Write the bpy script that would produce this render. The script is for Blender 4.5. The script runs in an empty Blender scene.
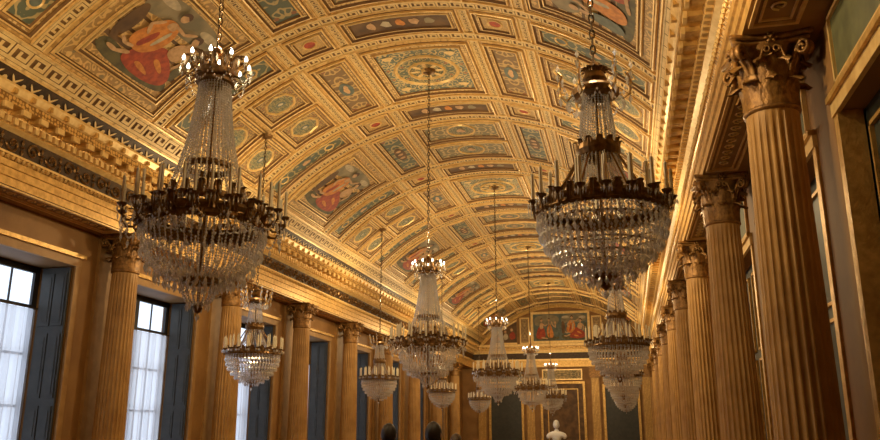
import bpy, math, random
from mathutils import Vector, Matrix
RND=random.Random(7)
pi=math.pi
EYE=1.65
XC=-4.28; XV=-4.13; RV=6.95; ZC=EYE+8.12-RV
COLOFF=6.0; Y0=-3.0; Y1=52.9
sc=bpy.context.scene
try:
    sc.view_settings.view_transform='Standard'
    sc.view_settings.look='None'
except Exception: pass

# ---------------------------------------------------------------- materials
MATS={}
def new_mat(name):
    m=bpy.data.materials.new(name); m.use_nodes=True
    MATS[name]=m
    nt=m.node_tree
    return m,nt,nt.nodes['Principled BSDF']
def simple(name,c1,c2=None,rough=.5,metal=0.0,scale=6,bump=0.0,bscale=None,detail=4):
    m,nt,b=new_mat(name)
    b.inputs['Roughness'].default_value=rough
    b.inputs['Metallic'].default_value=metal
    tc=nt.nodes.new('ShaderNodeTexCoord')
    if c2 is None:
        b.inputs['Base Color'].default_value=(*c1,1)
    else:
        n=nt.nodes.new('ShaderNodeTexNoise'); n.inputs['Scale'].default_value=scale; n.inputs['Detail'].default_value=detail
        r=nt.nodes.new('ShaderNodeValToRGB')
        r.color_ramp.elements[0].position=.35; r.color_ramp.elements[1].position=.65
        r.color_ramp.elements[0].color=(*c1,1); r.color_ramp.elements[1].color=(*c2,1)
        nt.links.new(tc.outputs['Object'],n.inputs['Vector'])
        nt.links.new(n.outputs['Fac'],r.inputs['Fac'])
        nt.links.new(r.outputs['Color'],b.inputs['Base Color'])
    if bump>0:
        n2=nt.nodes.new('ShaderNodeTexNoise'); n2.inputs['Scale'].default_value=bscale or scale*4; n2.inputs['Detail'].default_value=5
        bp=nt.nodes.new('ShaderNodeBump'); bp.inputs['Strength'].default_value=bump; bp.inputs['Distance'].default_value=.02
        nt.links.new(tc.outputs['Object'],n2.inputs['Vector'])
        nt.links.new(n2.outputs['Fac'],bp.inputs['Height'])
        nt.links.new(bp.outputs['Normal'],b.inputs['Normal'])
    return m
simple('gold_bright',(.72,.45,.14),(.50,.29,.075),.36,.4,9,.3,40)
simple('gold_vault',(.64,.42,.15),(.50,.30,.09),.5,.15,5,.2,30)
simple('gold_frame',(.90,.65,.28),(.75,.49,.17),.36,.25,8)
simple('gold_line',(.84,.62,.28),(.74,.51,.20),.5,.05,8)
simple('brown_ground',(.16,.078,.024),(.23,.115,.035),.6,0,8)
simple('gold_column',(.46,.255,.070),(.35,.18,.044),.5,.08,3,.12,25)
simple('capital_bronze',(.38,.195,.05),(.18,.085,.022),.4,.35,14,.4,60)
simple('frieze_dark',(.075,.038,.014),(.038,.02,.008),.5,.2,10)
simple('wall_ochre',(.33,.17,.048),(.24,.115,.03),.65,0,1.6,.08,30)
simple('wall_trim',(.38,.215,.07),(.30,.16,.048),.55,.05,4)
simple('gilt_dark',(.27,.145,.048),(.13,.068,.02),.36,.6,20)
simple('candle_wax',(.92,.84,.62),None,.5)
simple('chain_iron',(.12,.08,.045),None,.45,.6)
simple('frame_wood',(.018,.018,.022),None,.5)
simple('shutter_paint',(.046,.046,.040),(.030,.032,.030),.5,0,6)
simple('marble_white',(.80,.80,.80),(.68,.68,.70),.45,0,5)
simple('marble_ped',(.30,.20,.14),(.2,.12,.08),.4,0,5)
simple('door_green',(.05,.055,.035),(.03,.035,.022),.5,0,5)
simple('olive_paint',(.13,.13,.05),(.085,.085,.035),.6,0,5)
simple('skin',(.55,.33,.23),None,.55)
simple('hair_dark',(.018,.013,.010),(.03,.02,.014),.5,0,60)
simple('hair_brown',(.09,.05,.025),(.05,.028,.015),.5,0,60)
simple('cloth_black',(.02,.02,.025),None,.8)
simple('cloth_navy',(.03,.04,.08),None,.8)
simple('cloth_wine',(.13,.03,.03),None,.8)
simple('paint_red',(.50,.075,.02),(.28,.035,.015),.6,0,9)
simple('paint_orange',(.76,.30,.05),(.52,.17,.025),.6,0,9)
simple('paint_flesh',(.68,.43,.22),(.50,.29,.13),.6,0,11)
simple('paint_hair',(.09,.04,.018),None,.6)
simple('paint_white',(.62,.53,.36),(.44,.37,.25),.6,0,9)
simple('paint_blue',(.15,.18,.15),(.09,.115,.10),.6,0,6)
simple('paint_sky',(.33,.27,.16),(.19,.165,.10),.6,0,3)
simple('paint_brown',(.19,.10,.035),(.09,.045,.018),.6,0,3)
simple('paint_green',(.14,.12,.045),(.07,.058,.025),.6,0,6)
m,nt,b=new_mat('lamp_bulb')
b.inputs['Emission Color'].default_value=(1,.90,.72,1); b.inputs['Emission Strength'].default_value=7

def ornament_mat(name,base,dark,scale,thr=.35,rough=.5,metal=.1):
    m,nt,b=new_mat(name)
    b.inputs['Roughness'].default_value=rough; b.inputs['Metallic'].default_value=metal
    tc=nt.nodes.new('ShaderNodeTexCoord')
    v=nt.nodes.new('ShaderNodeTexVoronoi'); v.inputs['Scale'].default_value=scale
    v.inputs['Randomness'].default_value=.35
    r=nt.nodes.new('ShaderNodeValToRGB')
    r.color_ramp.elements[0].position=thr-.06; r.color_ramp.elements[1].position=thr+.06
    r.color_ramp.elements[0].color=(*base,1); r.color_ramp.elements[1].color=(*dark,1)
    nt.links.new(tc.outputs['Object'],v.inputs['Vector'])
    nt.links.new(v.outputs['Distance'],r.inputs['Fac'])
    nt.links.new(r.outputs['Color'],b.inputs['Base Color'])
    return m
ornament_mat('band_dots',(.78,.55,.23),(.38,.21,.065),11,.5)
ornament_mat('field_vault',(.70,.46,.17),(.47,.28,.085),7,.5,metal=.08)
ornament_mat('cornice_orn',(.76,.48,.15),(.28,.145,.038),13,.5,.36,.4)

def arabesque(name,bg,fg,acc,scale=3.0,thr=.5):
    m,nt,b=new_mat(name); N=nt.nodes; L=nt.links
    b.inputs['Roughness'].default_value=.55
    uv=N.new('ShaderNodeUVMap')
    sub=N.new('ShaderNodeVectorMath'); sub.operation='SUBTRACT'; sub.inputs[1].default_value=(.5,.5,0)
    ab=N.new('ShaderNodeVectorMath'); ab.operation='ABSOLUTE'
    L.new(uv.outputs['UV'],sub.inputs[0]); L.new(sub.outputs[0],ab.inputs[0])
    n=N.new('ShaderNodeTexNoise'); n.inputs['Scale'].default_value=scale*2.2; n.inputs['Detail'].default_value=1.5
    L.new(ab.outputs[0],n.inputs['Vector'])
    w=N.new('ShaderNodeMath'); w.operation='MULTIPLY'; w.inputs[1].default_value=38
    L.new(n.outputs['Fac'],w.inputs[0])
    s=N.new('ShaderNodeMath'); s.operation='SINE'; L.new(w.outputs[0],s.inputs[0])
    r=N.new('ShaderNodeValToRGB'); cr=r.color_ramp
    cr.elements[0].position=0.15; cr.elements[0].color=(*bg,1)
    cr.elements[1].position=.55; cr.elements[1].color=(*fg,1)
    L.new(s.outputs[0],r.inputs['Fac'])
    n2=N.new('ShaderNodeTexVoronoi'); n2.inputs['Scale'].default_value=scale*1.6
    L.new(ab.outputs[0],n2.inputs['Vector'])
    r2=N.new('ShaderNodeValToRGB'); r2.color_ramp.interpolation='CONSTANT'
    r2.color_ramp.elements[0].color=(1,1,1,1); r2.color_ramp.elements[1].color=(0,0,0,1); r2.color_ramp.elements[1].position=.16
    L.new(n2.outputs['Distance'],r2.inputs['Fac'])
    mx=N.new('ShaderNodeMix'); mx.data_type='RGBA'
    L.new(r2.outputs['Color'],mx.inputs['Factor'])
    L.new(r.outputs['Color'],mx.inputs['A']); mx.inputs['B'].default_value=(*acc,1)
    L.new(mx.outputs['Result'],b.inputs['Base Color'])
    return m
arabesque('arab_teal',(.11,.13,.085),(.47,.36,.16),(.30,.12,.05),3.2)
arabesque('arab_green',(.22,.18,.085),(.58,.42,.18),(.18,.20,.15),2.4)
arabesque('arab_blue',(.13,.16,.125),(.60,.45,.20),(.40,.17,.06),4.5)
arabesque('arab_brown',(.22,.135,.06),(.54,.36,.14),(.28,.11,.045),3.0)
arabesque('arab_gold',(.42,.25,.085),(.74,.49,.18),(.28,.21,.10),5.0)

m,nt,b=new_mat('crystal')
b.inputs['Base Color'].default_value=(.96,.95,.93,1); b.inputs['Roughness'].default_value=.07; b.inputs['Metallic'].default_value=.6
tr=nt.nodes.new('ShaderNodeBsdfTransparent'); mix=nt.nodes.new('ShaderNodeMixShader'); mix.inputs[0].default_value=.36
out=nt.nodes['Material Output']
tl=nt.nodes.new('ShaderNodeBsdfTranslucent'); tl.inputs['Color'].default_value=(.95,.95,.95,1)
mixt=nt.nodes.new('ShaderNodeMixShader'); mixt.inputs[0].default_value=.2
nt.links.new(b.outputs[0],mixt.inputs[1]); nt.links.new(tl.outputs[0],mixt.inputs[2])
nt.links.new(mixt.outputs[0],mix.inputs[1]); nt.links.new(tr.outputs[0],mix.inputs[2]); nt.links.new(mix.outputs[0],out.inputs['Surface'])
m,nt,b=new_mat('window_glass')
tr=nt.nodes.new('ShaderNodeBsdfTransparent'); gl=nt.nodes.new('ShaderNodeBsdfGlossy'); gl.inputs['Roughness'].default_value=.02
mix=nt.nodes.new('ShaderNodeMixShader'); mix.inputs[0].default_value=.07
nt.links.new(tr.outputs[0],mix.inputs[1]); nt.links.new(gl.outputs[0],mix.inputs[2]); nt.links.new(mix.outputs[0],nt.nodes['Material Output'].inputs['Surface'])
m,nt,b=new_mat('sheer_curtain')
tl=nt.nodes.new('ShaderNodeBsdfTranslucent'); tl.inputs['Color'].default_value=(.88,.90,.95,1)
tr=nt.nodes.new('ShaderNodeBsdfTransparent'); mix=nt.nodes.new('ShaderNodeMixShader'); mix.inputs[0].default_value=.33
df=nt.nodes.new('ShaderNodeBsdfDiffuse'); df.inputs['Color'].default_value=(.7,.7,.75,1)
mix2=nt.nodes.new('ShaderNodeMixShader'); mix2.inputs[0].default_value=.2
nt.links.new(tl.outputs[0],mix.inputs[1]); nt.links.new(tr.outputs[0],mix.inputs[2])
nt.links.new(mix.outputs[0],mix2.inputs[1]); nt.links.new(df.outputs[0],mix2.inputs[2]); nt.links.new(mix2.outputs[0],nt.nodes['Material Output'].inputs['Surface'])
m,nt,b=new_mat('floor_parquet')
tc=nt.nodes.new('ShaderNodeTexCoord'); br=nt.nodes.new('ShaderNodeTexBrick'); br.inputs['Scale'].default_value=1.5
br.inputs['Color1'].default_value=(.25,.13,.06,1); br.inputs['Color2'].default_value=(.18,.09,.04,1); br.inputs['Mortar'].default_value=(.06,.03,.015,1)
br.inputs['Mortar Size'].default_value=.008
nt.links.new(tc.outputs['Object'],br.inputs['Vector']); nt.links.new(br.outputs['Color'],b.inputs['Base Color']); b.inputs['Roughness'].default_value=.3

# ---------------------------------------------------------------- mesh builder
class MB:
    def __init__(s): s.v=[];s.f=[];s.m=[];s.uv=[]
    def add(s,vs,fs,mat,uvs=None):
        o=len(s.v); s.v.extend(vs)
        for i,f in enumerate(fs):
            s.f.append(tuple(o+k for k in f)); s.m.append(mat)
            s.uv.append([uvs[k] for k in f] if uvs else None)
    def mesh(s,name,smooth=()):
        me=bpy.data.meshes.new(name); me.from_pydata(s.v,[],s.f)
        names=[]
        for x in s.m:
            if x not in names: names.append(x)
        for x in names: me.materials.append(MATS[x])
        idx={n:i for i,n in enumerate(names)}
        me.polygons.foreach_set('material_index',[idx[x] for x in s.m])
        if smooth=='all' or smooth:
            me.polygons.foreach_set('use_smooth',[(smooth=='all') or (x in smooth) for x in s.m])
        if any(u is not None for u in s.uv):
            ul=me.uv_layers.new(name='UVMap'); k=0; flat=[]
            for f,u in zip(s.f,s.uv):
                for j in range(len(f)):
                    if u: flat.extend(u[j])
                    else: flat.extend((0,0))
            ul.data.foreach_set('uv',flat)
        me.update(); return me
    def box(s,x0,x1,y0,y1,z0,z1,mat):
        if x0>x1:x0,x1=x1,x0
        s.add([(x0,y0,z0),(x1,y0,z0),(x1,y1,z0),(x0,y1,z0),(x0,y0,z1),(x1,y0,z1),(x1,y1,z1),(x0,y1,z1)],
          [(0,3,2,1),(4,5,6,7),(0,1,5,4),(1,2,6,5),(2,3,7,6),(3,0,4,7)],mat)
    def lathe(s,prof,mat,n=24,c=(0,0,0)):
        vs=[];fs=[]
        for (r,z) in prof:
            for i in range(n):
                a=2*pi*i/n; vs.append((c[0]+r*math.cos(a),c[1]+r*math.sin(a),c[2]+z))
        for j in range(len(prof)-1):
            for i in range(n):
                k=(i+1)%n; fs.append((j*n+i,j*n+k,(j+1)*n+k,(j+1)*n+i))
        s.add(vs,fs,mat)
    def tube(s,pts,r,mat,n=5,closed=False):
        pts=[Vector(p) for p in pts]; m=len(pts); vs=[];fs=[]
        rr=r if isinstance(r,(list,tuple)) else [r]*m
        for i,p in enumerate(pts):
            if closed: t=(pts[(i+1)%m]-pts[i-1])
            else: t=pts[min(i+1,m-1)]-pts[max(i-1,0)]
            t.normalize()
            up=Vector((0,0,1)) if abs(t.z)<.9 else Vector((1,0,0))
            a=t.cross(up).normalized(); b=t.cross(a)
            for k in range(n):
                q=2*pi*k/n; w=p+(a*math.cos(q)+b*math.sin(q))*rr[i]; vs.append(tuple(w))
        rng=m if closed else m-1
        for i in range(rng):
            j=(i+1)%m
            for k in range(n):
                l=(k+1)%n; fs.append((i*n+k,i*n+l,j*n+l,j*n+k))
        s.add(vs,fs,mat)
    def ribbon(s,pts,side,w,t,mat):
        pts=[Vector(p) for p in pts]; side=Vector(side).normalized(); m=len(pts); vs=[];fs=[]
        for i,p in enumerate(pts):
            tg=(pts[min(i+1,m-1)]-pts[max(i-1,0)]).normalized(); nn=tg.cross(side).normalized()
            for (a,b) in ((-1,-1),(1,-1),(1,1),(-1,1)):
                vs.append(tuple(p+side*(a*w/2)+nn*(b*t/2)))
        for i in range(m-1):
            for k in range(4):
                l=(k+1)%4; fs.append((i*4+k,i*4+l,(i+1)*4+l,(i+1)*4+k))
        s.add(vs,fs,mat)
    def bead(s,c,r,h,mat='crystal'):
        x,y,z=c
        s.add([(x+r,y,z),(x,y+r,z),(x-r,y,z),(x,y-r,z),(x,y,z+h),(x,y,z-h)],
          [(0,1,4),(1,2,4),(2,3,4),(3,0,4),(1,0,5),(2,1,5),(3,2,5),(0,3,5)],mat)
    def leaf(s,ang,r0,z0,H,W,out,mat,n=10,c=(0,0,0),bend=1.9):
        ca,sa=math.cos(ang),math.sin(ang); vs=[];fs=[]; U=[-1,-.72,-.36,0,.36,.72,1]
        for i in range(n+1):
            v=i/n
            r=r0+out*v**3; z=z0+H*math.sin(v*bend)
            lob=.62+.38*abs(math.cos(v*pi*2.6))
            w=W*.5*lob*(1-.72*v**3)
            for u in U:
                rad=r+(.08*W if abs(u)<.1 else 0)+(-.12*W*u*u)+(.09*W if abs(abs(u)-.72)<.01 else 0)
                t=u*w
                vs.append((c[0]+ca*rad-sa*t,c[1]+sa*rad+ca*t,c[2]+z-(.05*H*u*u)))
        k=len(U)
        for i in range(n):
            for j in range(k-1): fs.append((i*k+j,i*k+j+1,(i+1)*k+j+1,(i+1)*k+j))
        s.add(vs,fs,mat)
def obj(name,me,parent=None,loc=(0,0,0),rot=(0,0,0)):
    o=bpy.data.objects.new(name,me); sc.collection.objects.link(o)
    o.location=loc; o.rotation_euler=rot
    if parent: o.parent=parent
    return o
def empty(name,loc=(0,0,0)):
    o=bpy.data.objects.new(name,None); sc.collection.objects.link(o); o.location=loc; o.empty_display_size=.2
    return o

# ---------------------------------------------------------------- vault
def V(a,y,off=0):
    q=a/RV; return (XV+(RV-off)*math.sin(q),y,ZC+(RV-off)*math.cos(q))
def patch(mb,a0,a1,y0,y1,off,mat,uvscale=None):
    n=max(1,math.ceil(abs(a1-a0)/.3)); vs=[];fs=[];uv=[]
    asp=abs(y1-y0); aw=abs(a1-a0); mn=max(asp,aw)
    for i in range(n+1):
        t=i/n; a=a0+(a1-a0)*t
        for j in (0,1):
            vs.append(V(a,y0+(y1-y0)*j,off)); uv.append((.5+(t-.5)*aw/mn,.5+(j-.5)*asp/mn))
    for i in range(n): fs.append((2*i,2*i+1,2*i+3,2*i+2))
    mb.add(vs,fs,mat,uv)
def ringpts(a0,a1,y0,y1,ins,off,n):
    A0,A1,B0,B1=a0+ins,a1-ins,y0+ins,y1-ins; p=[]
    for i in range(n): p.append(V(A0+(A1-A0)*i/n,B0,off))
    p.append(V(A1,B0,off))
    for i in range(n): p.append(V(A1+(A0-A1)*i/n,B1,off))
    p.append(V(A0,B1,off))
    return p
def frame(mb,a0,a1,y0,y1,prof):
    n=max(1,math.ceil((a1-a0)/.35)); prev=None
    for ins,off,mat in prof:
        cur=ringpts(a0,a1,y0,y1,ins,off,n)
        if prev is not None:
            m=len(cur); fs=[(i,(i+1)%m,m+(i+1)%m,m+i) for i in range(m)]
            mb.add(prev+cur,fs,mat)
        prev=cur
def panel(mb,a0,a1,y0,y1,inner,fw=.18,band='band_dots'):
    prof=[(0,0,'brown_ground'),(.014,.012,'brown_ground'),(.02,.05,'gold_frame'),(.05,.055,'gold_frame'),(.07,.012,'brown_ground'),
          (.092,.012,'brown_ground'),(fw,.012,band),(fw+.018,.012,'brown_ground'),(fw+.026,.045,'gold_frame'),(fw+.05,.045,'gold_frame'),(fw+.07,.006,'brown_ground')]
    frame(mb,a0,a1,y0,y1,prof)
    i=fw+.065
    patch(mb,a0+i,a1-i,y0+i,y1-i,.006,inner)
    return (a0+i,a1-i,y0+i,y1-i)
def circle(mb,ac,yc,r,w,off,mat,n=28,fill=None,star=None):
    vs=[];fs=[]
    for i in range(n):
        q=2*pi*i/n
        for rr,o in ((r-w,.01),(r-w*.6,off),(r-w*.3,off),(r,.01)):
            vs.append(V(ac+rr*math.cos(q),yc+rr*math.sin(q),o))
    for i in range(n):
        j=(i+1)%n
        for k in range(3): fs.append((i*4+k,j*4+k,j*4+k+1,i*4+k+1))
    mb.add(vs,fs,mat)
    if fill: disc(mb,ac,yc,r-w*.9,r-w*.9,0,fill,.012,n,0)
def disc(mb,ac,yc,ra,ry,rot,mat,off,n=18,wob=.12,seed=None,rings=3):
    rr=random.Random(seed if seed is not None else 1)
    ph=[rr.uniform(0,6.28) for _ in range(3)]
    vs=[V(ac,yc,off)];fs=[];uv=[(.5,.5)]
    cr,sr=math.cos(rot),math.sin(rot)
    for k in range(1,rings+1):
        for i in range(n):
            q=2*pi*i/n; w=1+wob*(math.sin(2*q+ph[0])*.6+math.sin(3*q+ph[1])*.6+math.sin(5*q+ph[2])*.5)
            a=ra*math.cos(q)*w*k/rings; y=ry*math.sin(q)*w*k/rings
            vs.append(V(ac+a*cr-y*sr,yc+a*sr+y*cr,off)); uv.append((.5+.5*math.cos(q)*k/rings,.5+.5*math.sin(q)*k/rings))
    for i in range(n): fs.append((0,1+i,1+(i+1)%n))
    for k in range(rings-1):
        for i in range(n):
            j=(i+1)%n; b=1+k*n; c=1+(k+1)*n; fs.append((b+i,b+j,c+j,c+i))
    mb.add(vs,fs,mat,uv)
# painted figures drawn as polygons/limbs in painting space (s along, t up)
FIG1=[
 ('P',[(.02,.62),(.3,.70),(.6,.66),(.98,.72),(.98,.98),(.02,.98)],'paint_sky'),
 ('B',(.18,.88,.14,.05),'paint_white'),('B',(.82,.86,.13,.05),'paint_white'),
 ('P',[(.02,.02),(.98,.02),(.98,.20),(.7,.24),(.4,.18),(.02,.26)],'paint_green'),
 ('P',[(.02,.26),(.14,.24),(.18,.55),(.10,.74),(.02,.70)],'paint_brown'),
 ('P',[(.86,.22),(.98,.22),(.98,.70),(.88,.62)],'paint_green'),
 ('P',[(.30,.12),(.56,.05),(.88,.09),(.95,.20),(.86,.33),(.72,.42),(.62,.50),(.50,.44),(.42,.36),(.34,.26)],'paint_red'),
 ('P',[(.46,.16),(.70,.12),(.66,.17),(.50,.22)],'paint_orange'),
 ('P',[(.60,.30),(.78,.22),(.80,.26),(.64,.36)],'paint_orange'),
 ('P',[(.64,.44),(.80,.40),(.84,.56),(.78,.66),(.68,.64),(.63,.55)],'paint_flesh'),
 ('L',[(.80,.62),(.89,.50),(.84,.36)],.022,'paint_flesh'),
 ('L',[(.34,.22),(.22,.16),(.12,.17)],.026,'paint_flesh'),
 ('L',[(.74,.64),(.75,.70)],.022,'paint_flesh'),
 ('B',(.755,.75,.045,.055),'paint_flesh'),('P',[(.70,.76),(.72,.82),(.78,.83),(.81,.78),(.80,.72),(.785,.78),(.73,.78)],'paint_hair'),
 ('P',[(.24,.30),(.40,.26),(.52,.38),(.56,.52),(.54,.66),(.48,.76),(.36,.77),(.28,.68),(.24,.52),(.20,.40)],'paint_orange'),
 ('P',[(.30,.34),(.36,.32),(.42,.52),(.38,.60),(.34,.50)],'paint_red'),
 ('P',[(.42,.40),(.46,.42),(.50,.62),(.46,.68)],'paint_white'),
 ('P',[(.36,.66),(.48,.66),(.46,.76),(.38,.76)],'paint_flesh'),
 ('L',[(.46,.74),(.58,.72),(.68,.80)],.022,'paint_flesh'),
 ('L',[(.32,.70),(.24,.60),(.30,.50)],.022,'paint_flesh'),
 ('B',(.425,.86,.045,.055),'paint_flesh'),('P',[(.37,.86),(.38,.93),(.44,.945),(.48,.90),(.47,.86),(.44,.90),(.40,.89)],'paint_hair'),
 ('L',[(.30,.30),(.22,.28),(.16,.32)],.022,'paint_flesh')]
FIG2=[
 ('P',[(.02,.55),(.4,.62),(.7,.58),(.98,.64),(.98,.98),(.02,.98)],'paint_sky'),
 ('P',[(.02,.02),(.98,.02),(.98,.18),(.6,.22),(.02,.2)],'paint_green'),
 ('P',[(.08,.10),(.30,.06),(.46,.14),(.44,.34),(.38,.52),(.26,.58),(.16,.48),(.10,.3)],'paint_red'),
 ('P',[(.22,.46),(.36,.44),(.38,.62),(.32,.70),(.24,.66)],'paint_flesh'),('B',(.30,.78,.042,.055),'paint_flesh'),('P',[(.25,.78),(.27,.85),(.33,.86),(.35,.80),(.30,.82)],'paint_hair'),
 ('L',[(.34,.64),(.44,.56),(.52,.62)],.022,'paint_flesh'),('L',[(.30,.12),(.44,.10),(.52,.08)],.026,'paint_flesh'),
 ('P',[(.52,.14),(.70,.08),(.78,.20),(.72,.44),(.66,.62),(.56,.60),(.50,.40)],'paint_orange'),
 ('P',[(.56,.30),(.62,.28),(.64,.52),(.60,.56)],'paint_white'),
 ('B',(.60,.78,.042,.055),'paint_flesh'),('L',[(.6,.72),(.6,.62)],.03,'paint_flesh'),('P',[(.55,.80),(.57,.86),(.63,.86),(.65,.80),(.60,.83)],'paint_hair'),
 ('P',[(.78,.14),(.94,.12),(.92,.40),(.88,.56),(.80,.54),(.76,.36)],'paint_blue'),('B',(.84,.68,.038,.05),'paint_flesh'),('L',[(.84,.6),(.84,.5)],.03,'paint_flesh'),
 ('L',[(.80,.52),(.72,.62),(.70,.72)],.020,'paint_flesh')]
def figures(mb,M,figs,step=.0022,base=.010):
    def fillpoly(pts,mat,off):
        for _ in range(2):
            q=[]
            for i in range(len(pts)):
                p,r=pts[i],pts[(i+1)%len(pts)]
                q.append((p[0]*.75+r[0]*.25,p[1]*.75+r[1]*.25)); q.append((p[0]*.25+r[0]*.75,p[1]*.25+r[1]*.75))
            pts=q
        cx=sum(p[0] for p in pts)/len(pts); cy=sum(p[1] for p in pts)/len(pts); n=len(pts)
        vs=[M(cx,cy,off)]; fs=[]
        for k in (1,2,3):
            for p in pts: vs.append(M(cx+(p[0]-cx)*k/3,cy+(p[1]-cy)*k/3,off))
        for i in range(n): fs.append((0,1+i,1+(i+1)%n))
        for k in (0,1):
            for i in range(n):
                j=(i+1)%n; fs.append((1+k*n+i,1+k*n+j,1+(k+1)*n+j,1+(k+1)*n+i))
        mb.add(vs,fs,mat)
    for i,it in enumerate(figs):
        off=base+step*i
        if it[0]=='P': fillpoly(it[1],it[2],off)
        elif it[0]=='B':
            c=it[1]; fillpoly([(c[0]+c[2]*math.cos(k*pi/4)*1.1,c[1]+c[3]*math.sin(k*pi/4)*1.1) for k in range(8)],it[2],off)
        else:
            P=it[1]; w=it[2]
            for k in range(len(P)-1):
                (x0,t0),(x1,t1)=P[k],P[k+1]; L=math.hypot(x1-x0,t1-t0); nx,ny=-(t1-t0)/L*w,(x1-x0)/L*w; ex,ey=(x1-x0)/L*w*.6,(t1-t0)/L*w*.6
                fillpoly([(x0+nx-ex,t0+ny-ey),(x1+nx*.8+ex,t1+ny*.8+ey),(x1-nx*.8+ex,t1-ny*.8+ey),(x0-nx-ex,t0-ny-ey)],it[3],off+.0005*k)
KEY=[((0,0),(0,1)),((0,1),(.78,1)),((.78,1),(.78,.32)),((.78,.32),(.36,.32)),((.36,.32),(.36,.66))]
def keyband(mb,fn,L,w,unit,off=.02):
    n=max(1,round(L/unit)); u=L/n; th=w*.075
    def seg(s0,t0,s1,t1):
        if abs(s1-s0)>abs(t1-t0): a,b,c,d=(min(s0,s1)-th,max(s0,s1)+th,t0-th,t0+th)
        else: a,b,c,d=(s0-th,s0+th,min(t0,t1)-th,max(t0,t1)+th)
        mb.add([fn(a,c,off),fn(b,c,off),fn(b,d,off),fn(a,d,off)],[(0,1,2,3)],'gold_line')
    for i in range(n):
        for (p,q) in KEY:
            seg(i*u+p[0]*u,w*(.22+.56*p[1]),i*u+q[0]*u,w*(.22+.56*q[1]))
        seg(i*u,w*.22,(i+1)*u,w*.22)
        seg(i*u,w*.05,(i+1)*u,w*.05); seg(i*u,w*.95,(i+1)*u,w*.95)

ceiling=empty('ceiling')
def longstrips(mb,h):
    for s in (-1,1):
        for a0,a1 in ((1.25,1.5),(2.5,2.75)):
            A0,A1=sorted((s*a0,s*a1))
            patch(mb,A0,A1,-h,h,.004,'brown_ground')
            frame(mb,A0,A1,-h,h,[(0,0,'gold_frame'),(.008,.04,'gold_frame'),(.03,.04,'gold_frame'),(.038,.012,'gold_frame')])
            keyband(mb,lambda q,t,o:V(A0+.04+t,-h+.04+q,o),2*h-.08,A1-A0-.08,.2,.012)
def zoneA():
    mb=MB(); h=1.5
    patch(mb,-5.55,5.55,-h,h,0,'field_vault'); longstrips(mb,h)
    i=panel(mb,-1.22,1.22,-1.35,1.35,'arab_blue',.2)
    circle(mb,0,0,.78,.10,.05,'gold_frame',32,'arab_teal'); circle(mb,0,0,.45,.06,.06,'gold_frame',24,'arab_green')
    for k in range(8):
        q=k*pi/4; disc(mb,.3*math.cos(q),.3*math.sin(q),.14,.05,q,'gold_line',.03,10,0)
    circle(mb,0,0,.14,.06,.09,'gold_frame',16,'gold_frame')
    for s in (-1,1):
        for t in (-1,1):
            disc(mb,s*.72,t*.82,.11,.11,0,'gold_line',.02,10,.2,3)
        A=sorted((s*1.54,s*2.46)); panel(mb,A[0],A[1],-1.35,1.35,'arab_brown',.14)
        disc(mb,s*2.0,0,.16,.34,0,'paint_blue',.02,14,.05,4); disc(mb,s*2.0,0,.07,.2,0,'paint_flesh',.026,12,.2,5)
        for r0 in (2.8,4.18):
            A=sorted((s*r0,s*(r0+1.3)))
            for t in (-1,1):
                B=sorted((t*.05,t*1.4)); ii=panel(mb,A[0],A[1],B[0],B[1],'arab_brown',.14)
                ac=(A[0]+A[1])/2; yc=(B[0]+B[1])/2
                circle(mb,ac,yc,.40,.07,.04,'gold_frame',8 if r0<3 else 20,'arab_teal')
                disc(mb,ac,yc,.13,.1,0,'paint_blue',.02,10,.1,2); disc(mb,ac,yc,.07,.05,0,'paint_white',.024,8,.2,2)
    return mb.mesh('vault_bay_a')
def zoneB():
    mb=MB(); h=.5
    patch(mb,-5.55,5.55,-h,h,0,'field_vault'); longstrips(mb,h)
    panel(mb,-1.22,1.22,-.44,.44,'paint_brown',.12)
    for k,x in enumerate((-.62,-.3,0,.3,.62)):
        disc(mb,x,0,.10,.13,0,('paint_flesh','paint_white','paint_orange','paint_flesh','paint_sky')[k],.015,10,.2,k)
    for s in (-1,1):
        A=sorted((s*1.54,s*2.46)); panel(mb,A[0],A[1],-.44,.44,'arab_gold',.12); circle(mb,s*2.0,0,.17,.05,.03,'gold_frame',14,'paint_red')
        A=sorted((s*2.8,s*5.48)); panel(mb,A[0],A[1],-.44,.44,'arab_teal',.13)
        disc(mb,s*4.14,0,.3,.13,0,'paint_blue',.014,14,.05,4); disc(mb,s*4.14,0,.12,.09,0,'paint_flesh',.018,12,.2,4)
        for x in (3.4,4.9): circle(mb,s*x,0,.15,.05,.03,'gold_frame',14,'paint_blue')
    return mb.mesh('vault_bay_b')
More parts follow.
